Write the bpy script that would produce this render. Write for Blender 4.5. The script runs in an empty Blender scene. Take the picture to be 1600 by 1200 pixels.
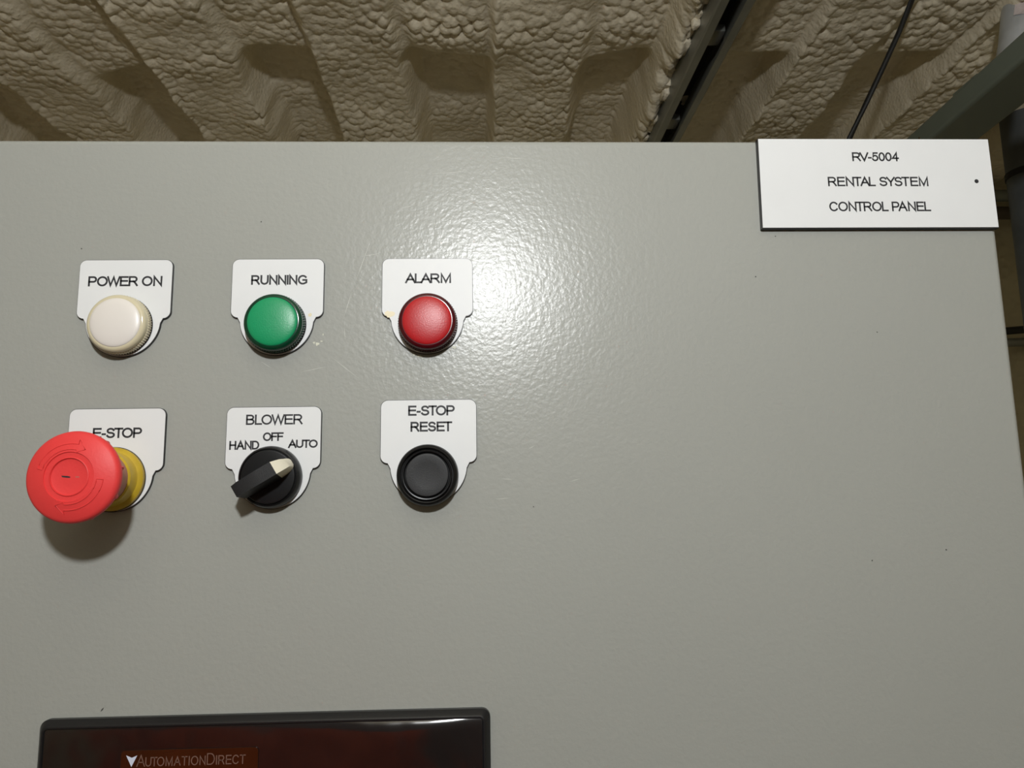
import bpy, bmesh, math, random
import numpy as np
from mathutils import Vector, Matrix

random.seed(4)
S = bpy.context.scene
COL = S.collection
K = 0.001                      # everything below is measured in millimetres
PI = math.pi

# ------------------------------------------------------------------ camera
cd = bpy.data.cameras.new('camera')
cam = bpy.data.objects.new('camera', cd)
COL.objects.link(cam)
F = 1181.97
yaw, pit, rol = 0.0376, 0.1524, -0.0158
fw = Vector((math.sin(yaw) * math.cos(pit), math.cos(yaw) * math.cos(pit), math.sin(pit)))
r0 = Vector((math.cos(yaw), -math.sin(yaw), 0))
u0 = r0.cross(fw)
rt = math.cos(rol) * r0 + math.sin(rol) * u0
up = -math.sin(rol) * r0 + math.cos(rol) * u0
R = Matrix((rt, up, -fw)).transposed()
cam.matrix_world = Matrix.Translation(Vector((104.17, -378.11, -89.14)) * K) @ R.to_4x4()
cd.sensor_width = 36
cd.lens = F / 1600 * 36
cd.clip_start = 0.01
cd.clip_end = 50
S.camera = cam

# ------------------------------------------------------------------ world, light, exposure
w = bpy.data.worlds.new('world')
S.world = w
w.use_nodes = True
w.node_tree.nodes['Background'].inputs[0].default_value = (0.9, 0.95, 1, 1)
w.node_tree.nodes['Background'].inputs[1].default_value = 0.006
FILL_LIGHT = 0.4  # glow of the unseen tubes added as fill behind the camera
# compact lamp hung above and a little behind the camera: its light (the lamp's body is built further down)
LAMP = (112.0, -625.0, 196.0)
ld = bpy.data.lights.new('bulb_light', 'POINT')
ld.energy = 14.8
ld.color = (0.965, 0.985, 0.99)
ld.shadow_soft_size = 0.022
lo = bpy.data.objects.new('bulb_light', ld)
COL.objects.link(lo)
lo.location = Vector(LAMP) * K
S.view_settings.view_transform = 'Standard'
S.view_settings.look = 'None'
S.view_settings.gamma = 1
S.view_settings.exposure = 0.0
S.view_settings.use_curve_mapping = False
S.cycles.use_denoising = True
S.cycles.max_bounces = 8


# ------------------------------------------------------------------ materials
def mat(name, col, rough=0.5, metal=0.0, spec=0.5, coat=0.0, coat_rough=0.1, trans=0.0, vary=0.0, vscale=40,
        bump=None, emit=None, subsurf=0):
    m = bpy.data.materials.new(name)
    m.use_nodes = True
    nt = m.node_tree
    b = nt.nodes['Principled BSDF']
    b.inputs['Base Color'].default_value = (*col, 1)
    b.inputs['Roughness'].default_value = rough
    b.inputs['Metallic'].default_value = metal
    b.inputs['Specular IOR Level'].default_value = spec
    b.inputs['Coat Weight'].default_value = coat
    b.inputs['Coat Roughness'].default_value = coat_rough
    b.inputs['Transmission Weight'].default_value = trans
    if subsurf:
        b.inputs['Subsurface Weight'].default_value = subsurf
        b.inputs['Subsurface Radius'].default_value = (1, 1, 1)
        b.inputs['Subsurface Scale'].default_value = 0.002
    tc = nt.nodes.new('ShaderNodeTexCoord')
    if vary:
        n = nt.nodes.new('ShaderNodeTexNoise')
        n.inputs['Scale'].default_value = vscale
        n.inputs['Detail'].default_value = 6
        nt.links.new(tc.outputs['Object'], n.inputs['Vector'])
        mr = nt.nodes.new('ShaderNodeMapRange')
        mr.inputs['From Min'].default_value = 0.25
        mr.inputs['From Max'].default_value = 0.75
        mr.inputs['To Min'].default_value = 1 - vary
        mr.inputs['To Max'].default_value = 1 + vary
        nt.links.new(n.outputs['Fac'], mr.inputs['Value'])
        mx = nt.nodes.new('ShaderNodeVectorMath')
        mx.operation = 'SCALE'
        mx.inputs[0].default_value = col
        nt.links.new(mr.outputs['Result'], mx.inputs['Scale'])
        nt.links.new(mx.outputs['Vector'], b.inputs['Base Color'])
    if bump:
        prev = None
        for (kind, sc, dist) in bump:
            t = nt.nodes.new('ShaderNodeTexNoise' if kind == 'noise' else 'ShaderNodeTexVoronoi')
            t.inputs['Scale'].default_value = sc
            if kind == 'noise':
                t.inputs['Detail'].default_value = 3
                out = t.outputs['Fac']
            else:
                t.feature = 'SMOOTH_F1'
                out = t.outputs['Distance']
            nt.links.new(tc.outputs['Object'], t.inputs['Vector'])
            bp = nt.nodes.new('ShaderNodeBump')
            bp.inputs['Distance'].default_value = dist
            if kind != 'noise':
                bp.invert = True
            nt.links.new(out, bp.inputs['Height'])
            if prev:
                nt.links.new(prev.outputs['Normal'], bp.inputs['Normal'])
            prev = bp
        nt.links.new(prev.outputs['Normal'], b.inputs['Normal'])
    if emit:
        b.inputs['Emission Color'].default_value = (*emit[0], 1)
        b.inputs['Emission Strength'].default_value = emit[1]
    return m


M = {}
M['paint'] = mat('grey_enamel', (0.328, 0.334, 0.310), rough=0.262, spec=0.27, vary=0.02, vscale=7,
                 bump=[('noise', 400, 0.00017), ('noise', 70, 0.00008)])
M['body_paint'] = mat('grey_enamel_body', (0.34, 0.34, 0.315), rough=0.4)
M['white_ply'] = mat('white_laminate', (0.715, 0.725, 0.735), rough=0.42, spec=0.25, vary=0.012, vscale=60)
M['black_ply'] = mat('black_laminate_core', (0.008, 0.008, 0.010), rough=0.4)
M['engraving'] = mat('engraved_black', (0.016, 0.016, 0.02), rough=0.6)
M['black_plastic'] = mat('black_plastic', (0.006, 0.006, 0.0065), rough=0.34, spec=0.3)
M['black_grain'] = mat('grained_black_plastic', (0.014, 0.014, 0.015), rough=0.5, spec=0.35, vary=0.25, vscale=2500, bump=[('noise', 2600, 0.00006)])
M['rubber'] = mat('black_rubber', (0.008, 0.008, 0.008), rough=0.6)
M['cream_tip'] = mat('cream_plastic', (0.72, 0.68, 0.56), rough=0.45, spec=0.35)
M['green_face'] = mat('green_diffuser', (0.005, 0.27, 0.105), rough=0.38, spec=0.5, bump=[('noise', 1400, 0.00006)])
M['green_rim'] = mat('green_tinted_plastic', (0.001, 0.035, 0.016), rough=0.2, spec=0.5)
M['red_face'] = mat('red_diffuser', (0.42, 0.010, 0.014), rough=0.38, spec=0.5, bump=[('noise', 1400, 0.00006)])
M['red_rim'] = mat('red_tinted_plastic', (0.055, 0.001, 0.004), rough=0.2, spec=0.5)
M['white_face'] = mat('milky_diffuser', (0.72, 0.68, 0.64), rough=0.35, spec=0.5, vary=0.02, vscale=60)
M['white_rim'] = mat('yellowed_clear_plastic', (0.60, 0.54, 0.38), rough=0.15, spec=0.6)
M['mushroom'] = mat('red_mushroom_plastic', (0.72, 0.046, 0.046), rough=0.48, spec=0.35, vary=0.02, vscale=90,
                    bump=[('noise', 900, 0.00005)])
M['stem'] = mat('dusty_red_plastic', (0.40, 0.15, 0.12), rough=0.45)
M['yellow'] = mat('dirty_yellow_plastic', (0.50, 0.34, 0.022), rough=0.42, vary=0.16, vscale=120)
M['bezel'] = mat('charcoal_plastic', (0.010, 0.010, 0.011), rough=0.36, spec=0.4, bump=[('noise', 1200, 0.00004)])
M['film'] = mat('glossy_dark_film', (0.009, 0.006, 0.006), rough=0.17, spec=0.8, coat=0.6, coat_rough=0.06,
                bump=[('noise', 14, 0.004)])
M['logo_strip'] = mat('dark_orange_gloss', (0.035, 0.009, 0.003), rough=0.16, spec=0.6, vary=0.35, vscale=25,
                      bump=[('noise', 16, 0.002)])  # dark orange base colour with random tone variation
M['logo_text'] = mat('grey_print', (0.17, 0.10, 0.08), rough=0.3)
M['logo_arrow'] = mat('pale_blue_print', (0.62, 0.66, 0.80), rough=0.3)
M['galv'] = mat('galvanised_steel', (0.62, 0.65, 0.68), rough=0.36, metal=0.45, vary=0.25, vscale=30)
M['strut'] = mat('dull_strut_steel', (0.26, 0.265, 0.24), rough=0.45, metal=0.6, vary=0.15, vscale=20)
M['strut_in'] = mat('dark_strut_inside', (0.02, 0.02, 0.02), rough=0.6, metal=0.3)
M['beam'] = mat('grey_green_paint', (0.14, 0.165, 0.135), rough=0.45, vary=0.10, vscale=9)
M['rust'] = mat('rust_spot', (0.10, 0.055, 0.012), rough=0.9)
M['post'] = mat('dark_steel_post', (0.09, 0.10, 0.105), rough=0.5, metal=0.2, vary=0.2, vscale=30)
M['cable'] = mat('black_cable_jacket', (0.008, 0.008, 0.008), rough=0.5)
M['pale_pipe'] = mat('pale_green_pipe', (0.24, 0.26, 0.22), rough=0.5)
M['brown_pipe'] = mat('brown_pipe', (0.08, 0.06, 0.04), rough=0.6)
M['sticker'] = mat('worn_paper_sticker', (0.60, 0.52, 0.50), rough=0.7, vary=0.25, vscale=120)
M['chip'] = mat('pale_paint_chip', (0.60, 0.60, 0.50), rough=0.6)
M['scratch'] = mat('pale_scratch', (0.44, 0.44, 0.41), rough=0.45)
M['scuff'] = mat('matt_scuff', (0.385, 0.385, 0.36), rough=0.30)
M['glue'] = mat('yellowed_glue', (0.70, 0.62, 0.42), rough=0.4)
M['fleck'] = mat('dark_fleck', (0.05, 0.05, 0.045), rough=0.6)
M['floor'] = mat('plywood_floor', (0.20, 0.15, 0.10), rough=0.7, vary=0.2, vscale=6)
M['tarp'] = mat('orange_reflection_tarp', (0.55, 0.085, 0.015), rough=0.6)
M['fill_glow'] = mat('lit_fill_tube', (1, 1, 1), emit=((0.86, 0.95, 1.0), FILL_LIGHT))
M['lamp_body'] = mat('white_lamp_body', (0.7, 0.7, 0.7), rough=0.5)
M['front_paint'] = mat('grey_door_paint', (0.22, 0.225, 0.22), rough=0.6)
M['foam'] = mat('spray_foam', (0.76, 0.68, 0.52), rough=0.45, spec=0.5, vary=0.10, vscale=14,
                bump=[('vor', 210, 0.0010), ('noise', 500, 0.0005)])
M['foam_wall'] = mat('spray_foam_wall', (0.64, 0.575, 0.40), rough=0.65, spec=0.3, vary=0.14, vscale=7,
                     bump=[('vor', 60, 0.006), ('noise', 9, 0.03)])


# ------------------------------------------------------------------ mesh helpers
def link(name, bm, m, parent=None, smooth=True, angle=35, flat_faces=False):
    me = bpy.data.meshes.new(name)
    bmesh.ops.recalc_face_normals(bm, faces=bm.faces)
    bm.to_mesh(me)
    bm.free()
    ms = m if isinstance(m, (list, tuple)) else [m]
    for x in ms:
        me.materials.append(M[x])
    o = bpy.data.objects.new(name, me)
    COL.objects.link(o)
    if smooth:
        for p in me.polygons:
            p.use_smooth = True
        me.set_sharp_from_angle(angle=math.radians(angle))
    if flat_faces:
        wn = o.modifiers.new('weighted_normal', 'WEIGHTED_NORMAL')
        wn.keep_sharp = True
        wn.weight = 100
    if parent:
        o.parent = parent
        o.matrix_parent_inverse = Matrix.Translation(-parent.location)
    return o


def thing(name, label, cat, loc=(0, 0, 0), group=None):
    o = bpy.data.objects.new(name, None)
    COL.objects.link(o)
    o.location = Vector(loc) * K
    o.empty_display_size = 0.02
    tag(o, label, cat, group)
    return o


def tag(o, label=None, cat=None, group=None, kind=None):
    if label: o['label'] = label
    if cat: o['category'] = cat
    if group: o['group'] = group
    if kind: o['kind'] = kind
    return o


def box_bm(x0, x1, y0, y1, z0, z1, bev=0, seg=3):
    bm = bmesh.new()
    vs = [bm.verts.new((x * K, y * K, z * K)) for x in (x0, x1) for y in (y0, y1) for z in (z0, z1)]
    for f in ((0, 1, 3, 2), (4, 6, 7, 5), (0, 4, 5, 1), (2, 3, 7, 6), (0, 2, 6, 4), (1, 5, 7, 3)):
        bm.faces.new([vs[i] for i in f])
    if bev:
        bmesh.ops.bevel(bm, geom=list(bm.edges), offset=bev * K, segments=seg, affect='EDGES', profile=0.5)
    return bm


def merge(a, b):
    me = bpy.data.meshes.new('tmp')
    b.to_mesh(me)
    b.free()
    a.from_mesh(me)
    bpy.data.meshes.remove(me)
    return a


def lathe_bm(cx, cz, prof, n=96, knurl=None, cap=True):
    """profile of (radius, height above the door); axis points out of the door (-Y)."""
    bm = bmesh.new()
    rings = []
    for j, (r, h) in enumerate(prof):
        ring = []
        for i in range(n):
            a = 2 * PI * i / n
            rr = r
            if knurl and j in knurl[0]:
                rr = r + knurl[1] * (1 if i % 2 else -1)
            ring.append(bm.verts.new(((cx + rr * math.cos(a)) * K, -h * K, (cz + rr * math.sin(a)) * K)))
        rings.append(ring)
    for a, b in zip(rings, rings[1:]):
        for i in range(n):
            bm.faces.new((a[i], a[(i + 1) % n], b[(i + 1) % n], b[i]))
    if cap:
        bm.faces.new(rings[0])
        bm.faces.new(rings[-1])
    return bm


def arc(cx, cy, rx, ry, a0, a1, n=10):
    return [(cx + rx * math.cos(math.radians(a0 + (a1 - a0) * i / n)),
             cy + ry * math.sin(math.radians(a0 + (a1 - a0) * i / n))) for i in range(n + 1)]


def extrude_outline(pts, h0, h1, bm=None):
    """outline in door plane (x,z), extruded between heights h0 and h1 above the door."""
    bm = bm or bmesh.new()
    a = [bm.verts.new((x * K, -h0 * K, z * K)) for x, z in pts]
    b = [bm.verts.new((x * K, -h1 * K, z * K)) for x, z in pts]
    bm.faces.new(a)
    bm.faces.new(b)
    n = len(pts)
    for i in range(n):
        bm.faces.new((a[i], a[(i + 1) % n], b[(i + 1) % n], b[i]))
    return bm


def tube_bm(pts, r, n=16, bm=None):
    bm = bm or bmesh.new()
    P = [Vector(p) for p in pts]
    rings = []
    for i, p in enumerate(P):
        t = (P[min(i + 1, len(P) - 1)] - P[max(i - 1, 0)]).normalized()
        ref = Vector((0, 0, 1)) if abs(t.z) < 0.9 else Vector((0, 1, 0))
        a = t.cross(ref).normalized()
        b = t.cross(a)
        rr = r[i] if isinstance(r, (list, tuple)) else r
        rings.append([bm.verts.new((p + (a * math.cos(2 * PI * k / n) + b * math.sin(2 * PI * k / n)) * rr) * K)
                      for k in range(n)])
    for a, b in zip(rings, rings[1:]):
        for k in range(n):
            bm.faces.new((a[k], a[(k + 1) % n], b[(k + 1) % n], b[k]))
    bm.faces.new(rings[0])
    bm.faces.new(rings[-1])
    return bm


# ------------------------------------------------------------------ engraved lettering (own stroke alphabet)
G = {
    'A': (0.92, [[(0.0, 0), (0.46, 1), (0.92, 0)], [(0.16, 0.36), (0.76, 0.36)]]),
    'B': (0.74, [[(0, 0.53), (0.42, 0.53)] + arc(0.42, 0.265, 0.32, 0.265, 90, -90) + [(0, 0), (0, 1), (0.40, 1)] +
                 arc(0.40, 0.765, 0.28, 0.235, 90, -90)]),
    'C': (0.88, [arc(0.46, 0.5, 0.46, 0.5, 38, 322, 26)]),
    'D': (0.84, [[(0, 0), (0, 1), (0.36, 1)] + arc(0.36, 0.5, 0.48, 0.5, 90, -90, 16) + [(0, 0)]]),
    'E': (0.74, [[(0.72, 1), (0, 1), (0, 0), (0.74, 0)], [(0, 0.53), (0.68, 0.53)]]),
    'F': (0.66, [[(0.66, 1), (0, 1), (0, 0)], [(0, 0.52), (0.58, 0.52)]]),
    'G': (0.94, [arc(0.48, 0.5, 0.48, 0.5, 42, 300, 24) + [(0.92, 0.16), (0.92, 0.47), (0.54, 0.47)]]),
    'H': (0.78, [[(0, 0), (0, 1)], [(0.78, 0), (0.78, 1)], [(0, 0.53), (0.78, 0.53)]]),
    'I': (0.0, [[(0, 0), (0, 1)]]),
    'L': (0.60, [[(0, 1), (0, 0), (0.60, 0)]]),
    'M': (0.92, [[(0, 0), (0, 1), (0.46, 0.03), (0.92, 1), (0.92, 0)]]),
    'N': (0.78, [[(0, 0), (0, 1), (0.78, 0), (0.78, 1)]]),
    'O': (0.98, [arc(0.49, 0.5, 0.49, 0.5, 90, 450, 32)]),
    'P': (0.74, [[(0, 0), (0, 1), (0.46, 1)] + arc(0.46, 0.72, 0.28, 0.28, 90, -90, 12) + [(0, 0.44)]]),
    'R': (0.82, [[(0, 0), (0, 1), (0.48, 1)] + arc(0.48, 0.735, 0.28, 0.265, 90, -90, 12) + [(0, 0.47)],
                 [(0.42, 0.47), (0.58, 0.36), (0.82, 0)]]),
    'S': (0.76, [arc(0.38, 0.75, 0.33, 0.25, 20, 255, 14)[:-1] + [(0.38, 0.515)] +
                 arc(0.39, 0.26, 0.37, 0.26, 70, -160, 14)]),
    'T': (0.76, [[(0, 1), (0.76, 1)], [(0.38, 1), (0.38, 0)]]),
    'U': (0.78, [[(0, 1), (0, 0.38)] + arc(0.39, 0.38, 0.39, 0.38, 180, 360, 16) + [(0.78, 1)]]),
    'V': (0.88, [[(0, 1), (0.44, 0), (0.88, 1)]]),
    'W': (1.26, [[(0, 1), (0.31, 0), (0.63, 0.97), (0.95, 0), (1.26, 1)]]),
    'Y': (0.86, [[(0, 1), (0.43, 0.43), (0.86, 1)], [(0.43, 0.43), (0.43, 0)]]),
    '-': (0.26, [[(0, 0.36), (0.26, 0.36)]]),
    '5': (0.58, [[(0.54, 1), (0.12, 1), (0.05, 0.50)] + arc(0.28, 0.33, 0.30, 0.33, 130, -155, 16)]),
    '0': (0.58, [arc(0.29, 0.5, 0.29, 0.5, 90, 450, 28)]),
    '4': (0.64, [[(0.46, 0), (0.46, 1), (0, 0.30), (0.64, 0.30)]]),
}
KERN = {('L', 'A'): 0.02, ('A', 'R'): 0.12, ('A', 'U'): 0.14, ('T', 'A'): 0.02, ('A', 'L'): 0.10, ('L', 'O'): 0.10,
        ('P', 'A'): 0.03, ('R', 'V'): 0.06, ('U', 'T'): 0.12, ('T', 'O'): 0.08, ('V', '-'): 0.1, ('S', 'T'): 0.1,
        ('O', 'W'): 0.1, ('W', 'E'): 0.16, ('S', 'Y'): 0.08, ('Y', 'S'): 0.08, ('R', 'S'): 0.12, ('E', 'T'): 0.12,
        ('N', 'T'): 0.13, ('T', 'R'): 0.16, ('O', 'P'): 0.22}


def lettering(s, x0, x1, z0, z1, h, sw, parent, m='engraving', big=None, name='lettering', slant=0.0):
    """strokes of width sw fitted into the box x0..x1, z0..z1 (outer edges), standing at height h."""
    strokes, pen, last = [], 0.0, None
    for i, ch in enumerate(s):
        if ch == ' ':
            pen += 0.62
            last = None
            continue
        wd, st = G[ch]
        sc = 1.0 if (big is None or i in big) else 0.78
        if last is not None:
            pen += KERN.get((last, ch), 0.27 if (last in 'HINMDU' or ch in 'HINMDEU') else 0.21)
        for q in st:
            strokes.append([(pen + x * sc, y * sc) for x, y in q])
        pen += wd * sc
        last = ch
    kx = (x1 - x0 - sw) / pen
    kz = (z1 - z0 - sw)
    bm = bmesh.new()
    for q in strokes:
        P = [Vector((x0 + sw / 2 + x * kx, z0 + sw / 2 + y * kz)) for x, y in q]
        P = [p for i, p in enumerate(P) if i == 0 or (p - P[i - 1]).length > 1e-4]
        closed = (P[0] - P[-1]).length < 1e-3
        n = len(P)
        L, Rr = [], []
        for i, p in enumerate(P):
            if closed and i in (0, n - 1):
                d0, d1 = (P[-1] - P[-2]).normalized(), (P[1] - P[0]).normalized()
            else:
                d0 = (p - P[i - 1]).normalized() if i else (P[1] - p).normalized()
                d1 = (P[i + 1] - p).normalized() if i < n - 1 else d0
            t = (d0 + d1)
            t = t.normalized() if t.length > 1e-6 else d0
            nn = Vector((-t.y, t.x))
            k = 1 / max(0.38, abs(nn.dot(Vector((-d0.y, d0.x)))))
            e = Vector((0, 0))
            if not closed and i == 0: e = -d1 * sw * 0.5
            if not closed and i == n - 1: e = d0 * sw * 0.5
            if (not closed) and i in (0, n - 1) and abs(d0.x) < 0.05: e *= 1.0
            elif not closed and i in (0, n - 1) and abs(d0.y) < 0.05: e *= 1.0
            L.append(p + nn * sw / 2 * k + e)
            Rr.append(p - nn * sw / 2 * k + e)
        va = [bm.verts.new((v.x * K, -h * K, v.y * K)) for v in L]
        vb = [bm.verts.new((v.x * K, -h * K, v.y * K)) for v in Rr]
        for i in range(n - 1):
            try:
                bm.faces.new((va[i], va[i + 1], vb[i + 1], vb[i]))
            except ValueError:
                pass
    # give the letters a little depth
    ex = bmesh.ops.extrude_face_region(bm, geom=list(bm.faces))
    bmesh.ops.translate(bm, vec=(0, 0.05 * K, 0), verts=[v for v in ex['geom'] if isinstance(v, bmesh.types.BMVert)])
    o = link(name, bm, m, parent, smooth=False)
    return o


# ------------------------------------------------------------------ the setting: foam-lined container
FLOOR, CEIL = -1700.0, 491.0
XL, XR, YF, YB = -1000.0, 1250.0, -2000.0, 1000.0
link('floor', box_bm(XL, XR, YF, YB, FLOOR - 30, FLOOR), 'floor', smooth=False)['kind'] = 'structure'


def hash2(ix, iy, seed):
    v = np.sin(ix * 127.1 + iy * 311.7 + seed * 74.7) * 43758.5453
    return v - np.floor(v)


def vnoise(x, y, s, seed):
    x = x / s; y = y / s
    ix, iy = np.floor(x), np.floor(y)
    fx, fy = x - ix, y - iy
    fx, fy = fx * fx * (3 - 2 * fx), fy * fy * (3 - 2 * fy)
    a = hash2(ix, iy, seed); b = hash2(ix + 1, iy, seed); c = hash2(ix, iy + 1, seed); d = hash2(ix + 1, iy + 1, seed)
    return (a * (1 - fx) + b * fx) * (1 - fy) + (c * (1 - fx) + d * fx) * fy - 0.5


def lumps(x, y, s, seed):
    """rounded bubbles: 1 at a bubble's middle, falling to 0 at its rim."""
    x = x / s; y = y / s
    ix, iy = np.floor(x), np.floor(y)
    best = np.full(x.shape, 9.0)
    for dx in (-1, 0, 1):
        for dy in (-1, 0, 1):
            jx = ix + dx + hash2(ix + dx, iy + dy, seed)
            jy = iy + dy + hash2(ix + dx, iy + dy, seed + 5)
            rr = 0.7 + 0.6 * hash2(ix + dx, iy + dy, seed + 9)
            best = np.minimum(best, ((x - jx) ** 2 + (y - jy) ** 2) / rr)
    return np.clip(1 - best * 1.15, 0, 1) ** 0.8


def sstep(a, b, x):
    t = np.clip((x - a) / (b - a), 0, 1)
    return t * t * (3 - 2 * t)


PLATEAUS = [(-985, -880), (-765, -660), (-541, -440), (-333, -226), (-116, -3), (122, 240), (338, 405), (520, 615), (735, 850), (960, 1070)]


def foam_height(X, Y):
    # the profiled roof sheet under the foam: plateaus hang low, the bays between them are recessed upward
    wob = vnoise(X, Y, 90, 3) * 14 + vnoise(X, Y, 30, 8) * 9
    pl = np.zeros(X.shape)
    for a, b in PLATEAUS:
        e = 13.0
        pl = np.maximum(pl, sstep(a - e, a + 4, X + wob * 0.35) * (1 - sstep(b - 4, b + 26, X + wob)))
    start = 532 + 62 * sstep(-200, -450, X) + vnoise(X, Y * 0, 60, 21) * 26 + 10 * np.sin(X / 140)
    rec = 9 + 42 * sstep(start, start + 48, Y + wob)
    z = (1 - pl) * rec
    # raised bead of foam along the edges of each plateau
    for a, b in PLATEAUS:
        z = z - 4.0 * np.exp(-((X + wob * 0.25 - a - 3) / 5.5) ** 2) * (0.7 + vnoise(X, Y, 25, 31))
    amp = 0.45 + 1.1 * np.clip(vnoise(X, Y, 70, 11) + 0.45, 0, 1)
    amp = amp * (0.35 + 0.65 * np.maximum(pl, 1 - sstep(start - 25, start + 30, Y)) + 0.35 * sstep(610, 680, Y) * (1 - pl))
    amp = amp * (1 - 0.85 * np.clip(4 * pl * (1 - pl), 0, 1))
    z = z - amp * (6.6 * lumps(X, Y * 0.9, 11.5, 2) + 2.0 * lumps(X, Y, 26, 7)) - vnoise(X, Y, 160, 17) * 12 - vnoise(X, Y, 45, 19) * 5
    # foam piled against the steel strut
    z = z - 22 * np.exp(-((X - 352) / 13) ** 2) * (1 + 0.9 * vnoise(X, Y, 22, 41))
    return CEIL + z


xs = np.concatenate([np.arange(XL, -680, 12), np.arange(-680, 1020, 1.9), np.arange(1020, XR + 12, 12)])
ys = np.concatenate([np.arange(YF, 330, 25), np.arange(330, 940, 1.9), np.arange(940, YB + 12, 12)])
GX, GY = np.meshgrid(xs, ys)
GZ = foam_height(GX, GY)
nx, ny = len(xs), len(ys)
co = np.stack([GX, GY, GZ], -1).reshape(-1, 3) * K
idx = np.arange(nx * ny).reshape(ny, nx)
q = np.stack([idx[:-1, :-1], idx[1:, :-1], idx[1:, 1:], idx[:-1, 1:]], -1).reshape(-1, 4)
me = bpy.data.meshes.new('ceiling')
me.vertices.add(len(co)); me.vertices.foreach_set('co', co.ravel())
me.loops.add(q.size); me.loops.foreach_set('vertex_index', q.ravel().astype(np.int32))
me.polygons.add(len(q)); me.polygons.foreach_set('loop_start', np.arange(0, q.size, 4, dtype=np.int32))
me.polygons.foreach_set('use_smooth', np.ones(len(q), dtype=bool))
me.update(calc_edges=True)
me.materials.append(M['foam'])
ceiling = bpy.data.objects.new('ceiling', me)
COL.objects.link(ceiling)
ceiling['kind'] = 'structure'
ceiling['label'] = 'ceiling of lumpy cream spray foam over profiled sheet'


def wall(name, axis, pos, a0, a1, out):
    n1, n2 = 60, 60
    bm = bmesh.new()
    A = np.linspace(a0, a1, n1); Z = np.linspace(FLOOR, CEIL + 40, n2)
    AA, ZZ = np.meshgrid(A, Z)
    D = vnoise(AA, ZZ, 260, 5) * 25 + 16 * np.sin(AA / 280 * 2 * PI) + vnoise(AA, ZZ, 80, 15) * 12
    vs = {}
    for i in range(n2):
        for j in range(n1):
            d = pos + out * (10 + D[i, j])
            p = (AA[i, j], d, ZZ[i, j]) if axis == 'y' else (d, AA[i, j], ZZ[i, j])
            vs[i, j] = bm.verts.new(Vector(p) * K)
    for i in range(n2 - 1):
        for j in range(n1 - 1):
            bm.faces.new((vs[i, j], vs[i, j + 1], vs[i + 1, j + 1], vs[i + 1, j]))
    o = link(name, bm, 'foam_wall', smooth=True, angle=180)
    o['kind'] = 'structure'
    return o


wall('wall_back', 'y', YB, XL - 30, XR + 30, -1)
wall('wall_front', 'y', YF, XL - 30, XR + 30, 1).data.materials[0] = M['front_paint']
wall('wall_left', 'x', XL, YF - 30, YB + 30, 1)
wall('wall_right', 'x', XR, YF - 30, YB + 30, -1)

# ------------------------------------------------------------------ enclosure
DX0, DX1, DTOP = -331.0, 379.4, 100.6
enc = thing('electrical_enclosure', 'tall grey enamelled steel control cabinet with lamps and buttons on its door', 'cabinet',
            (24, 150, FLOOR))
link('body', box_bm(DX0 + 5, DX1 - 7, 22, 300, FLOOR, DTOP - 5, 2, 2), 'body_paint', enc)
link('gasket', box_bm(DX0 + 14, DX1 - 14, 18, 22.5, FLOOR + 60, DTOP - 14), 'rubber', enc, smooth=False)
door = link('door', box_bm(DX0, DX1, 0, 18.5, FLOOR + 45, DTOP, 3.2, 5), 'paint', enc, angle=60, flat_faces=True)


def blob(name, cx, cz, rx, rz, m, parent, n=14, jag=0.45, h=0.12, seed=0):
    rnd = random.Random(seed)
    pts = []
    for i in range(n):
        a = 2 * PI * i / n
        k = 1 + rnd.uniform(-jag, jag)
        pts.append((cx + rx * k * math.cos(a), cz + rz * k * math.sin(a)))
    return link(name, extrude_outline(pts, 0.0, h), m, parent, smooth=False)


def sliver(name, x0, z0, x1, z1, wd, m, parent, h=0.05):
    d = Vector((x1 - x0, z1 - z0)); L = d.length; d.normalize(); n = Vector((-d.y, d.x))
    pts = [(x0, z0), (x0 + d.x * L * .5 + n.x * wd / 2, z0 + d.y * L * .5 + n.y * wd / 2), (x1, z1),
           (x0 + d.x * L * .5 - n.x * wd / 2, z0 + d.y * L * .5 - n.y * wd / 2)]
    return link(name, extrude_outline(pts, 0.0, h), m, parent, smooth=False)


for i, (x, z, rx, rz) in enumerate([(20.2, -9.5, 0.8, 0.8), (18.6, -9.0, 0.5, 0.6), (22.3, -8.2, 0.5, 0.35), (23.0, -4.6, .3, .5),
                                    (89.7, -11.9, 1.1, 0.9), (91.5, -10.9, 0.5, 0.3), (87.4, -13.0, .5, .3), (71.6, -16.4, 1.5, 0.7),
                                    (69.0, -15.6, .6, .5), (73.2, -17.6, .4, .3)]):
    blob('paint_chip', x, z, rx, rz, 'chip', door, seed=i, jag=0.6)
for a in [(46.6, 45.5, 38.5, 22), (37, 17, 33.5, 5), (33.6, -1, 34.2, -7.5), (27, -16, 42, -28), (14, 7, 19, -2),
          (112, -78.5, 118.5, -79), (126, -64, 129.5, -62.2), (146, -80.5, 152, -79), (109, -88.5, 117, -88), (60, 62, 70, 64),
          (40, 36, 52, 38), (75, 81, 100, 83), (112, 90.5, 132, 89.5), (-8, -18, -2, -22), (12, -24, 26, -21)]:
    sliver('scratch', *a, 0.30, 'scratch', door)
sliver('fleck', -75.9, -183.6, -74.3, -181.6, 0.7, 'fleck', door)
for x, z in [(259, 46.5), (128, -92.5), (247, 24.5), (309, -5.6), (-10, 55.2), (296, -121.5), (-100, 41), (334, -117)]:
    blob('fleck', x, z, 0.35, 0.3, 'fleck', door, n=7, seed=int(x))
# bolt head on the top of the cabinet, at its left
bolt = bmesh.new()
bolt = tube_bm([(-249, 40, DTOP - 6), (-249, 40, DTOP - 0.5), (-249, 40, DTOP + 1.6)], [7.5, 7.0, 4.5], 12)
link('bolt_head', bolt, 'rubber', enc)


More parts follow.
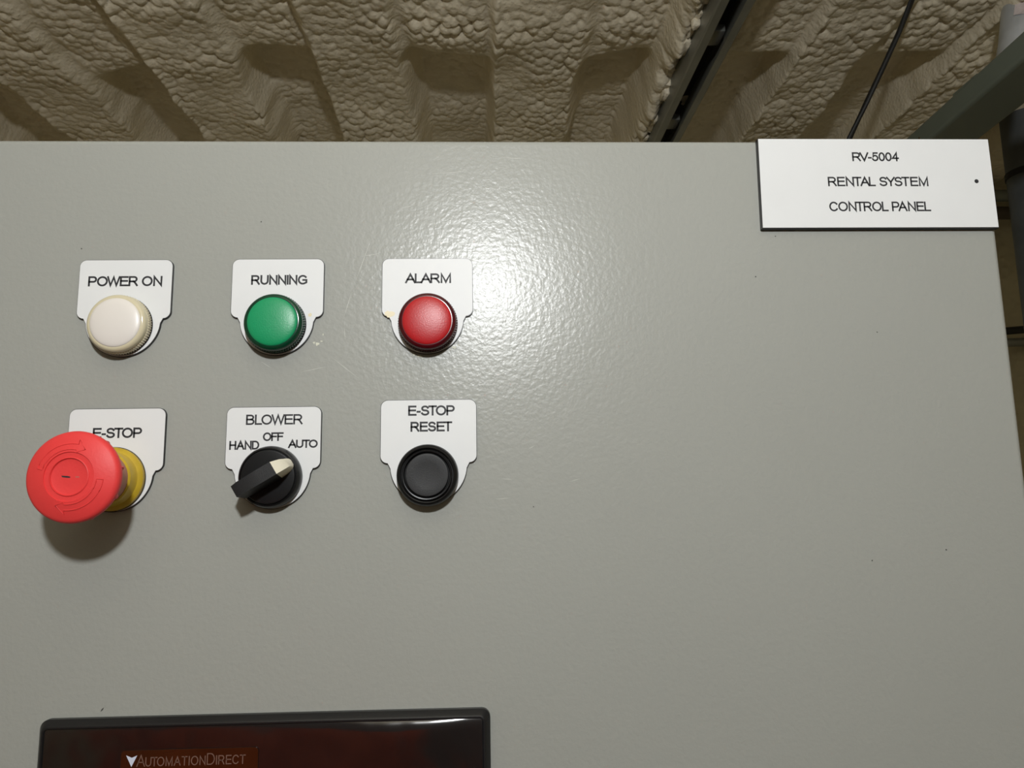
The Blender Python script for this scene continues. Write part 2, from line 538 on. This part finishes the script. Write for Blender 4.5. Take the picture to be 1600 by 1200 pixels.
# ------------------------------------------------------------------ legend plates
def legend_outline(cx, top, k=1.0, g=0.0):
    """notched plate: a rounded rectangle over a round tongue; g grows the outline."""
    w, hgt, rc, neck, R = 23.0 * k + g, 30.3 * k, 3.4 * k + g, 17.9 * k + g, 18.3 * k + g
    t, b = top + g, top - hgt - g
    cyc = b - 1.1 * k + g
    P = []
    P += [(cx + x, t + z) for x, z in arc(w - rc, -rc, rc, rc, 0, 90, 8)]
    P += [(cx + x, t + z) for x, z in arc(-(w - rc), -rc, rc, rc, 90, 180, 8)]
    P += [(cx + x, b + z) for x, z in arc(-(w - rc), rc, rc, rc, 180, 270, 8)]
    a = math.degrees(math.acos(neck / R))
    P += [(cx + x, cyc + z) for x, z in arc(0, 0, R, R, 180 + a * 0.4, 360 - a * 0.4, 40)]
    P += [(cx + x, b + z) for x, z in arc(w - rc, rc, rc, rc, 270, 360, 8)]
    return P


PLT = 1.7


def legend_plate(cx, top, k, label, lines, sw=0.95, cz=0):
    t = thing('legend_plate', label, 'label', (cx, 0, cz), 'white engraved legend plates on the cabinet door')
    link('core', extrude_outline(legend_outline(cx, top, k, 0.28), 0.0, PLT - 0.28), 'black_ply', t, smooth=False)
    link('face', extrude_outline(legend_outline(cx, top, k), PLT - 0.29, PLT), 'white_ply', t, smooth=False)
    for (s, x0, x1, z0, z1) in lines:
        lettering(s, x0, x1, z0, z1, PLT + 0.02, sw, t)
    return t


pl_power = legend_plate(-76.2, 34.3, 1, 'white legend plate engraved POWER ON behind the milky lamp', [('POWER ON', -94.7, -57.9, 20.6, 25.9)], cz=0)
pl_run = legend_plate(0, 34.4, 1, 'white legend plate engraved RUNNING behind the green lamp', [('RUNNING', -13.5, 14.9, 21.0, 26.1)])
pl_alarm = legend_plate(75.8, 34.4, 0.998, 'white legend plate engraved ALARM behind the red lamp', [('ALARM', 64.4, 87.9, 21.4, 26.6)])
pl_stop = legend_plate(-75.8, -41.7, 1.005, 'white legend plate engraved E-STOP half hidden by the red mushroom button',
                       [('E-STOP', -87.3, -63.6, -56.1, -51.0)], cz=-76.2)
pl_blow = legend_plate(0.3, -41.7, 1, 'white legend plate engraved BLOWER, HAND, OFF and AUTO around the selector switch',
                       [('BLOWER', -13.4, 14.3, -50.4, -45.3), ('OFF', -4.9, 5.2, -58.5, -54.2),
                        ('HAND', -21.1, -6.5, -62.6, -58.2), ('AUTO', 7.5, 22.0, -62.1, -58.0)], cz=-76.2, sw=0.84)
pl_reset = legend_plate(76.5, -39.0, 1.028, 'white legend plate engraved E-STOP RESET behind the flat black button',
                        [('E-STOP', 66.3, 89.5, -46.8, -41.7), ('RESET', 67.5, 88.2, -54.8, -49.8)], cz=-76.2)


def glue_stain(name, cx, cz, rx, rz, parent, seed):
    o = blob(name, cx, cz, rx, rz, 'glue', parent, n=16, jag=0.3, seed=seed, h=0.03)
    o.data.transform(Matrix.Translation((0, -PLT * K, 0)))
    o['label'] = 'yellowed glue stain'
    return o


glue_stain('glue_stain', 16.6, 5.2, 1.0, 0.9, pl_run, 3)
glue_stain('glue_stain', 56.6, 5.4, 2.4, 1.7, pl_alarm, 6)
glue_stain('glue_stain', -0.6, -61.6, 0.8, 0.7, pl_blow, 8)


# ------------------------------------------------------------------ pilot lights
def pilot_light(cx, cz, label, face, rim):
    t = thing('pilot_light', label, 'indicator light', (cx, -PLT, cz), 'round pilot lights in the upper row')
    b = PLT
    link('gasket', lathe_bm(cx, cz, [(14.9, b), (15.0, b + .5), (14.6, b + 1.0)], 64), 'rubber', t)
    link('knurled_ring', lathe_bm(cx, cz, [(14.0, b + 1.0), (14.7, b + 1.15), (14.7, b + 4.0), (14.2, b + 4.5)], 144,
                                  knurl=((1, 2), 0.26)), rim, t, angle=20)
    prof = [(14.0, b + 4.3), (14.45, b + 4.6), (14.45, b + 5.9)]
    prof += [(12.45 + 2.0 * math.cos(math.radians(a)), b + 5.9 + 2.1 * math.sin(math.radians(a))) for a in range(12, 91, 13)]
    prof += [(12.3, b + 8.0)]
    link('lens_rim', lathe_bm(cx, cz, prof), rim, t, angle=50)
    prof = [(12.35, b + 7.9)] + [(12.3 * math.cos(math.radians(a)), b + 7.95 + 2.0 * math.sin(math.radians(a))) for a in range(8, 86, 6)]
    link('lens', lathe_bm(cx, cz, prof), face, t, angle=80)
    return t


pilot_light(-76.2, 0.0, 'round milky white pilot light under the words POWER ON', 'white_face', 'white_rim')
pilot_light(0.0, 0.0, 'round green pilot light under the word RUNNING', 'green_face', 'green_rim')
pilot_light(76.2, 0.0, 'round red pilot light under the word ALARM', 'red_face', 'red_rim')

# ------------------------------------------------------------------ emergency stop
ex, ez, b = -75.9, -76.1, PLT
es = thing('emergency_stop_button', 'big red mushroom emergency stop button on a yellow collar', 'button', (ex, -PLT, ez))
link('collar', lathe_bm(ex, ez, [(15.0, b), (15.3, b + .6), (15.3, b + 2.6), (14.8, b + 3.3), (13.4, b + 4.4), (13.0, b + 5.5), (12.9, b + 10.5),
                                 (12.3, b + 11.3)]), 'yellow', es, angle=30)
link('collar_seal', lathe_bm(ex, ez, [(15.5, b), (15.6, b + .4), (15.2, b + .5)]), 'rubber', es)
link('neck', lathe_bm(ex, ez, [(12.0, b + 11.2), (12.2, b + 12), (12.6, b + 18), (13.4, b + 23), (14, b + 24.5)]), 'stem', es)
capprof = [(11.5, b + 22.0), (13.8, b + 22.6), (15.6, b + 25.0), (17.6, b + 29.0), (19.3, b + 32.0), (20.0, b + 34.0), (20.2, b + 35.6), (19.9, b + 36.8), (19.3, b + 37.5),
           (18.4, b + 38.0), (15.5, b + 38.9), (13.0, b + 39.7), (10.8, b + 40.1), (10.6, b + 39.6), (8.6, b + 39.6),
           (8.35, b + 40.0), (8.1, b + 40.05), (7.8, b + 39.3), (7.4, b + 39.2), (3, b + 39.2)]
capo = link('mushroom_cap', lathe_bm(ex, ez, capprof, 96), 'mushroom', es, angle=50)


def cap_h(r):
    pr = [(19.3, 37.5), (18.4, 38.0), (15.5, 38.9), (13.0, 39.7), (10.8, 40.1)]
    for (r1, h1), (r2, h2) in zip(pr, pr[1:]):
        if r2 <= r <= r1:
            return b + h1 + (h2 - h1) * (r1 - r) / (r1 - r2)
    return b + 40.0


def cap_arrow(a0, a1):
    """raised outline of a curved arrow running clockwise from a0 to a1 (degrees)."""
    hd = 16 if a1 < a0 else -16
    rin, rout = 11.9, 14.4
    P = [(rout, a0)] + [(rout, a0 + (a1 + hd - a0) * i / 14) for i in range(1, 15)] + [(16.3, a1 + hd + 1), (13.2, a1), (10.9, a1 + hd - 2), (rin, a1 + hd)]
    P += [(rin, a1 + hd + (a0 - a1 - hd) * i / 14) for i in range(1, 15)] + [(rout, a0)]
    pts = []
    for r, a in P:
        a = math.radians(a)
        pts.append((ex + r * math.cos(a), -(cap_h(r) + 0.02), ez + r * math.sin(a)))
    return link('rotation_arrow', tube_bm(pts, 0.26, 6), 'mushroom', capo)


cap_arrow(-5, -112)
cap_arrow(165, 62)
for a in range(0, 360, 40):
    ar = math.radians(a + 12)
    c, s_ = math.cos(ar), math.sin(ar)
    link('grip_lug', tube_bm([(ex + 15.4 * c, -(b + 25.0), ez + 15.4 * s_), (ex + 17.4 * c, -(b + 28.6), ez + 17.4 * s_),
                              (ex + 19.2 * c, -(b + 32.0), ez + 19.2 * s_), (ex + 19.9 * c, -(b + 34.4), ez + 19.9 * s_)], [0.5, 0.9, 0.8, 0.3], 10), 'mushroom', capo)
mk = extrude_outline([(ex - 3.6, ez + .55), (ex - .9, ez + .35), (ex + .2, ez + .1), (ex + .3, ez - .45), (ex - 1.2, ez - .4), (ex - 3.2, ez - .1)], b + 39.2, b + 39.26)
link('ink_mark', mk, 'engraving', capo, smooth=False)['label'] = 'small black ink dash'
mk = extrude_outline([(ex + 2.4, ez + .1), (ex + 4.0, ez + .05), (ex + 4.2, ez - .35), (ex + 2.6, ez - .3)], b + 39.2, b + 39.24)
link('ink_mark', mk, 'stem', capo, smooth=False)['label'] = 'faint ink smudge'

# ------------------------------------------------------------------ selector switch
sx, sz = 0.0, -76.2
ss = thing('selector_switch', 'black rotary selector switch with cream pointer turned towards AUTO', 'switch', (sx, -PLT, sz))
link('bezel', lathe_bm(sx, sz, [(14.8, b), (15.1, b + .5), (15.1, b + 2.5), (14.7, b + 4.6), (14.1, b + 5.9), (13.5, b + 6.2), (13.2, b + 5.7)]), 'black_plastic', ss)
knob = link('knob_disc', lathe_bm(sx, sz, [(13.0, b + 4), (13.0, b + 6.4), (12.6, b + 7.0), (12.0, b + 7.1), (6, b + 7.1)]), 'black_plastic', ss)
th = math.radians(31)


def knob_pt(s, v, h):
    return Vector((sx + s * math.cos(th) - v * math.sin(th), -h, sz + s * math.sin(th) + v * math.cos(th))) * K


def loft(sections, name, m, parent):
    bm = bmesh.new()
    rings = [[bm.verts.new(knob_pt(*p)) for p in sec] for sec in sections]
    n = len(rings[0])
    for a, c in zip(rings, rings[1:]):
        for i in range(n):
            bm.faces.new((a[i], a[(i + 1) % n], c[(i + 1) % n], c[i]))
    bm.faces.new(rings[0]); bm.faces.new(rings[-1])
    bmesh.ops.bevel(bm, geom=[e for e in bm.edges if e.calc_face_angle(0) > 0.6], offset=0.45 * K, segments=2, affect='EDGES')
    return link(name, bm, m, parent, angle=40)


def hsec(s, wt, wb, ht, hb, tilt=0.0):
    return [(s, -wb / 2, hb), (s, wb / 2, hb), (s - tilt, wt / 2, ht), (s - tilt, -wt / 2, ht)]


loft([hsec(-13.6, 5.8, 7.4, b + 19.2, b + 7.0, 0.2), hsec(-13.3 + 3, 6.3, 8.2, b + 20.4, b + 7.0), hsec(0, 6.6, 8.6, b + 20.2, b + 7.0), hsec(5.6, 6.6, 8.6, b + 19.9, b + 7.0, -1.4)],
     'handle', 'black_grain', ss)
loft([hsec(5.6, 6.4, 8.2, b + 19.8, b + 7.0, -1.4), hsec(8.6, 6.0, 7.6, b + 18.4, b + 7.0), hsec(10.6, 5.4, 7.0, b + 16.4, b + 7.0), hsec(12.0, 4.5, 5.8, b + 13.8, b + 7.0), hsec(12.9, 3.4, 4.4, b + 11.0, b + 7.0), hsec(13.4, 1.8, 2.6, b + 8.6, b + 7.0)],
     'pointer', 'cream_tip', ss)['label'] = 'cream pointer tip'

# ------------------------------------------------------------------ reset push button
px, pz = 76.2, -76.4
pb = thing('push_button', 'flat round black push button under the words E-STOP RESET', 'button', (px, -PLT, pz))
link('bezel', lathe_bm(px, pz, [(14.9, b), (15.1, b + .5), (15.1, b + 3), (14.8, b + 5.6), (14.1, b + 7.0), (13.3, b + 7.4), (12.9, b + 7.2),
                                (12.7, b + 5.2), (11.9, b + 5.2)]), 'black_plastic', pb, angle=40)
link('inner_ring', lathe_bm(px, pz, [(12.2, b + 4.5), (12.2, b + 7.0), (11.8, b + 7.4), (11.3, b + 7.3), (11.0, b + 6.7), (10.9, b + 5)]), 'black_plastic', pb, angle=40)
link('button_cap', lathe_bm(px, pz, [(10.5, b + 4.5), (10.5, b + 6.5), (10.2, b + 7.0), (9.5, b + 7.1), (6, b + 6.8), (2, b + 6.65)]), 'black_grain', pb, angle=40)

# ------------------------------------------------------------------ name plate
npl = thing('name_plate', 'large white engraved name plate at the cabinet door top right corner', 'label', (315, 0, 75))
NT = 3.0
link('core', extrude_outline([(251.7, 99.9), (251.0, 49.7), (378.6, 49.7), (378.3, 99.9)], 0.0, NT - 0.3), 'black_ply', npl, smooth=False)
link('face', extrude_outline([(252.1, 99.8), (251.4, 50.2), (378.3, 50.2), (378.0, 99.8)], NT - 0.31, NT), 'white_ply', npl, smooth=False)
lettering('RV-5004', 302.4, 327.9, 87.2, 92.3, NT + .02, 0.88, npl)
lettering('RENTAL SYSTEM', 288.1, 342.6, 73.1, 78.4, NT + .02, 0.88, npl)
lettering('CONTROL PANEL', 287.7, 342.6, 59.1, 64.5, NT + .02, 0.88, npl)
link('mounting_hole', lathe_bm(369.1, 75.9, [(1.15, NT - .1), (1.15, NT + .02)], 24), 'engraving', npl, smooth=False)

# ------------------------------------------------------------------ operator panel
hp = thing('operator_panel', 'black framed touch screen panel under protective film at the door bottom', 'screen', (2, 0, -340))


def frame_bm(steps, x0, x1, z1, z0, rc):
    """nested rounded rectangles: list of (inset, height)."""
    bm = bmesh.new()
    rings = []
    for ins, h in steps:
        r = max(rc - ins * 0.6, 0.8)
        P = []
        a, c, t, d = x0 + ins, x1 - ins, z1 - ins, z0 + ins
        P += arc(c - r, t - r, r, r, 0, 90, 5) + arc(a + r, t - r, r, r, 90, 180, 5) + arc(a + r, d + r, r, r, 180, 270, 5) + arc(c - r, d + r, r, r, 270, 360, 5)
        rings.append([bm.verts.new((x * K, -h * K, z * K)) for x, z in P])
    n = len(rings[0])
    for a, c in zip(rings, rings[1:]):
        for i in range(n):
            bm.faces.new((a[i], a[(i + 1) % n], c[(i + 1) % n], c[i]))
    return bm


HX0, HX1, HZ1, HZ0 = -101.5, 105.6, -185.8, -345.0
bz = frame_bm([(0, 0), (0, 2.6), (.5, 3.2), (2.0, 5.6), (2.6, 6.0), (3.3, 6.0), (3.6, 5.2), (30, 5.2)], HX0, HX1, HZ1, HZ0, 4.0)
bezel = link('bezel', bz, 'bezel', hp, angle=30)
film = bmesh.new()
fg = {}
NX, NZ = 90, 60
for i in range(NX + 1):
    for j in range(NZ + 1):
        x = HX0 + 3.8 + (HX1 - HX0 - 7.6) * i / NX
        t = (HZ1 - HZ0 - 7.6) * (j / NZ) ** 1.8
        lift = 0.18 + 1.0 * math.exp(-((x - 66) / 34) ** 2)
        hh = 5.25 + lift * 1.5 * (1 - math.exp(-t / 2.6)) * (0.35 + 0.65 * math.exp(-t / 16)) + 0.12 * math.sin(x / 9 + t / 6) * min(1, t / 12)
        fg[i, j] = film.verts.new((x * K, -hh * K, (HZ1 - 3.8 - t) * K))
for i in range(NX):
    for j in range(NZ):
        film.faces.new((fg[i, j], fg[i + 1, j], fg[i + 1, j + 1], fg[i, j + 1]))
link('protective_film', film, 'film', hp, angle=180)
lz = -199.6
strip = frame_bm([(0, 5.2), (0, 6.10), (.05, 6.12)], -62.5, -0.8, lz + .4, lz - 11.5, 1.6)
strip.faces.new([v for v in strip.verts][-24:])
link('logo_strip', strip, 'logo_strip', hp, smooth=False)['label'] = 'dark orange logo strip'
lettering('AUTOMATIONDIRECT', -55.4, -6.4, lz - 6.6, lz - 1.6, 6.2, 0.42, hp, m='logo_text', big=(0, 10), name='logo_lettering')
ar = extrude_outline([(-60.2, lz - 1.6), (-57.6, lz - 2.7), (-55.2, lz - 1.7), (-57.6, lz - 6.6)], 6.1, 6.2)
link('logo_arrow', ar, 'logo_arrow', hp, smooth=False)['label'] = 'white notched arrowhead'

# ------------------------------------------------------------------ steel strut under the ceiling
st = thing('strut_channel', 'slotted steel strut channel running under the foam ceiling', 'channel', (383, 330, 441))
sx0, sx1, sz0, sz1, sy0, sy1 = 362.5, 403.5, 441.0, 482.0, -700.0, 1000.0
prof = [(sx0 + 11, sz0 + 6), (sx0 + 11, sz0), (sx0 + 2, sz0), (sx0, sz0 + 2), (sx0, sz1), (sx0 + 2.5, sz1), (sx0 + 2.5, sz0 + 2.5), (sx0 + 8.5, sz0 + 2.5), (sx0 + 8.5, sz0 + 6)]


def prism_y(P, y0, y1, bm=None):
    bm = bm or bmesh.new()
    a = [bm.verts.new((x * K, y0 * K, z * K)) for x, z in P]
    c = [bm.verts.new((x * K, y1 * K, z * K)) for x, z in P]
    bm.faces.new(a); bm.faces.new(c)
    for i in range(len(P)):
        j = (i + 1) % len(P)
        bm.faces.new((a[i], a[j], c[j], c[i]))
    return bm


link('side_flange', prism_y(prof, sy0, sy1), 'strut', st, angle=25)
link('side_flange', prism_y([(sx0 + sx1 - x, z) for x, z in prof], sy0, sy1), 'strut', st, angle=25)
# web with real slots, seen through the open mouth
web = bmesh.new()
merge(web, box_bm(sx0 + 2.5, sx0 + 13, sy0, sy1, sz1 - 2.5, sz1))
merge(web, box_bm(sx1 - 13, sx1 - 2.5, sy0, sy1, sz1 - 2.5, sz1))
y = sy0
while y < sy1:
    merge(web, box_bm(sx0 + 13, sx1 - 13, y, min(y + 22, sy1), sz1 - 2.5, sz1))
    y += 50.8
link('slotted_web', web, 'strut_in', st, smooth=False)
for yy in (430, 640):
    link('spring_nut', box_bm(sx0 + 10, sx1 - 10, yy, yy + 30, sz0 + 12, sz0 + 22, 2, 2), 'strut', st)
# foam overspray clinging to the side of the strut
ov = bmesh.new()
rnd = random.Random(12)
y = 380.0
while y < 900:
    L = rnd.uniform(5, 26)
    dz = rnd.uniform(8, 30)
    th_ = rnd.uniform(1, 4.5)
    bb = box_bm(sx0 - th_ - 6, sx0 + 0.5, y, y + L + 3, sz1 + 4 - dz, sz1 + 22, 2.5, 2)
    for v in bb.verts:
        v.co += Vector((rnd.uniform(-1, 1), rnd.uniform(-1.6, 1.6), rnd.uniform(-1.6, 1.6))) * K
    merge(ov, bb)
    y += L
o = link('foam_overspray', ov, 'foam', st, angle=180)
o['kind'] = 'stuff'

# ------------------------------------------------------------------ black cable dropping from the ceiling to the cabinet
cab = link('hanging_cable', tube_bm([(620, 392, 512), (609.1, 392, 500.4), (602, 400, 473.8), (587.1, 408, 437.2), (572.2, 420, 402), (555.2, 432, 364.7), (538.5, 445, 327.3), (517.2, 455, 272), (480, 450, 170), (440, 400, 40), (400, 330, -90), (370, 296, -160)], 3.1, 12), 'cable')
tag(cab, 'thin black cable hanging down in front of the foam behind the name plate', 'cable')

# ------------------------------------------------------------------ painted beam
bx0, bx1, bz0, bz1 = 638.0, 699.0, 327.0, 355.0
be = thing('painted_beam', 'grey green painted steel beam crossing the upper right corner', 'beam', (646, 300, 311))
b1 = box_bm(bx0, bx1, -400, 1000, bz0, bz1, 5, 4)
# upper right: a slight skew as in the photograph
for v in b1.verts:
    v.co.x += (v.co.y / K - 480) * 0.035 * K
beam = link('box_section', b1, 'beam', be, angle=60, flat_faces=True)
rs = blob('rust_spot', 0, 0, 2.2, 3.2, 'rust', be, n=10, seed=4, jag=0.3, h=0.3)
rs.data.transform(Matrix.Translation(Vector((638.0 - 0.4, 470, 338)) * K) @ Matrix.Rotation(-PI / 2, 4, 'Z'))

# ------------------------------------------------------------------ galvanised pipe on the beam
gp = thing('galvanised_pipe', 'shiny galvanised pipe with a worn sticker at the top right corner', 'pipe', (720, 430, 356))
gx0, gz0, gx1, gz1 = 724.0, 360.0, 757.0, 497.0
link('pipe', tube_bm([(732, 430, 389), (746, 430, 442), (757, 430, 497), (769, 430, 552)], 21, 40), 'galv', gp)
link('support_plate', box_bm(676, 778, 410, 456, 383, 389), 'beam', gp, smooth=False)
link('support_foot', box_bm(676, 694, 425, 440, 354, 384), 'beam', gp, smooth=False)
bs = bmesh.new()
ax = (Vector((gx1 - gx0, 0, gz1 - gz0))).normalized()
sd = Vector((0, 1, 0)).cross(ax).normalized()
rows = []
for i in range(4):
    p = Vector((gx0, 430, gz0)) + ax * (106 + 12 * i)
    row = []
    for j in range(17):
        a = math.radians(-160 + j * 7.5)
        row.append(bs.verts.new((p + (sd * math.cos(a) * -1 + Vector((0, 1, 0)) * math.sin(a)) * 21.25) * K))
    rows.append(row)
for a, c in zip(rows, rows[1:]):
    for i in range(16):
        bs.faces.new((a[i], a[i + 1], c[i + 1], c[i]))
link('sticker', bs, 'sticker', gp)['label'] = 'worn pinkish paper sticker'

# ------------------------------------------------------------------ dark post and pipes along the back wall, in the gap right of the cabinet
po = thing('steel_post', 'dark grey round steel post right of the cabinet', 'post', (952, 700, FLOOR))
link('tube', tube_bm([(952, 700, FLOOR), (952, 700, 492)], 32, 40), 'post', po)
link('strap', tube_bm([(952, 700, 392), (952, 700, 401)], 33.5, 40), 'rubber', po)
h1 = link('wall_pipe', tube_bm([(900, 940, 462), (1215, 940, 462)], 11, 20), 'pale_pipe')
tag(h1, 'pale green pipe along the back wall, topmost in the right gap', 'pipe')
h2 = link('wall_pipe', tube_bm([(900, 945, 430), (1215, 945, 430)], 12, 20), 'brown_pipe')
tag(h2, 'dark brown pipe just below the pale green pipe in the right gap', 'pipe')
h3 = link('wall_hose', tube_bm([(980, 940, 196), (1215, 940, 214)], 7, 20), 'cable')
tag(h3, 'black hose halfway down the gap right of the cabinet', 'hose')
h4 = link('wall_pipe', tube_bm([(980, 948, 180), (1060, 948, 182), (1215, 948, 186)], [8, 8, 8], 20), 'strut')
tag(h4, 'grey pipe just below the black hose in the right gap', 'pipe')

# ------------------------------------------------------------------ lights out of view behind the camera: the lamp and added fill tubes
def fill_tube(x, z, y0, y1, r, m, label):
    t = thing('fill_tube', label, 'lamp', (x, (y0 + y1) / 2, z))
    link('tube', tube_bm([(x, y0, z), (x, y1, z)], r, 16), m, t)
    for y_ in (y0, y1):
        s = 1 if y_ == y1 else -1
        link('end_cap', tube_bm([(x, y_, z), (x, y_ + s * 20, z)], r + 1, 16), 'lamp_body', t)
        link('hanger', tube_bm([(x, y_ + s * 10, z + r), (x, y_ + s * 10, CEIL + 2)], 2, 8), 'lamp_body', t)
    return t


hl = thing('hanging_lamp', 'small lamp hung on a cord above the camera', 'lamp', LAMP)
link('socket', tube_bm([(LAMP[0], LAMP[1], LAMP[2] + 24), (LAMP[0], LAMP[1], LAMP[2] + 60)], 14, 16), 'lamp_body', hl)
link('cord', tube_bm([(LAMP[0], LAMP[1], LAMP[2] + 60), (LAMP[0], LAMP[1], CEIL + 2)], 2, 8), 'rubber', hl)
fill_tube(500, 300, -1950, -700, 19, 'fill_glow', 'unseen fill tube added farther back at the right')
fill_tube(-700, 300, -1950, -700, 19, 'fill_glow', 'unseen fill tube added farther back at the left')

# orange tarp added out of view to tint the reflection in the operator panel
bm = bmesh.new()
grid = {}
for i in range(81):
    for j in range(31):
        xx = -620 + i * 8
        zz = -1100 + j * 26
        yy = -1100 + 40 * math.sin(xx / 42.0 + 0.8 * math.sin(zz / 190)) + 16 * math.sin(xx / 17.0 + zz / 130)
        grid[i, j] = bm.verts.new((xx * K, yy * K, zz * K))
for i in range(80):
    for j in range(30):
        bm.faces.new((grid[i, j], grid[i + 1, j], grid[i + 1, j + 1], grid[i, j + 1]))
tp = link('reflection_tarp', bm, 'tarp', angle=180)
tag(tp, 'orange tarp in folds, added out of view for its reflection in the screen film', 'tarp')
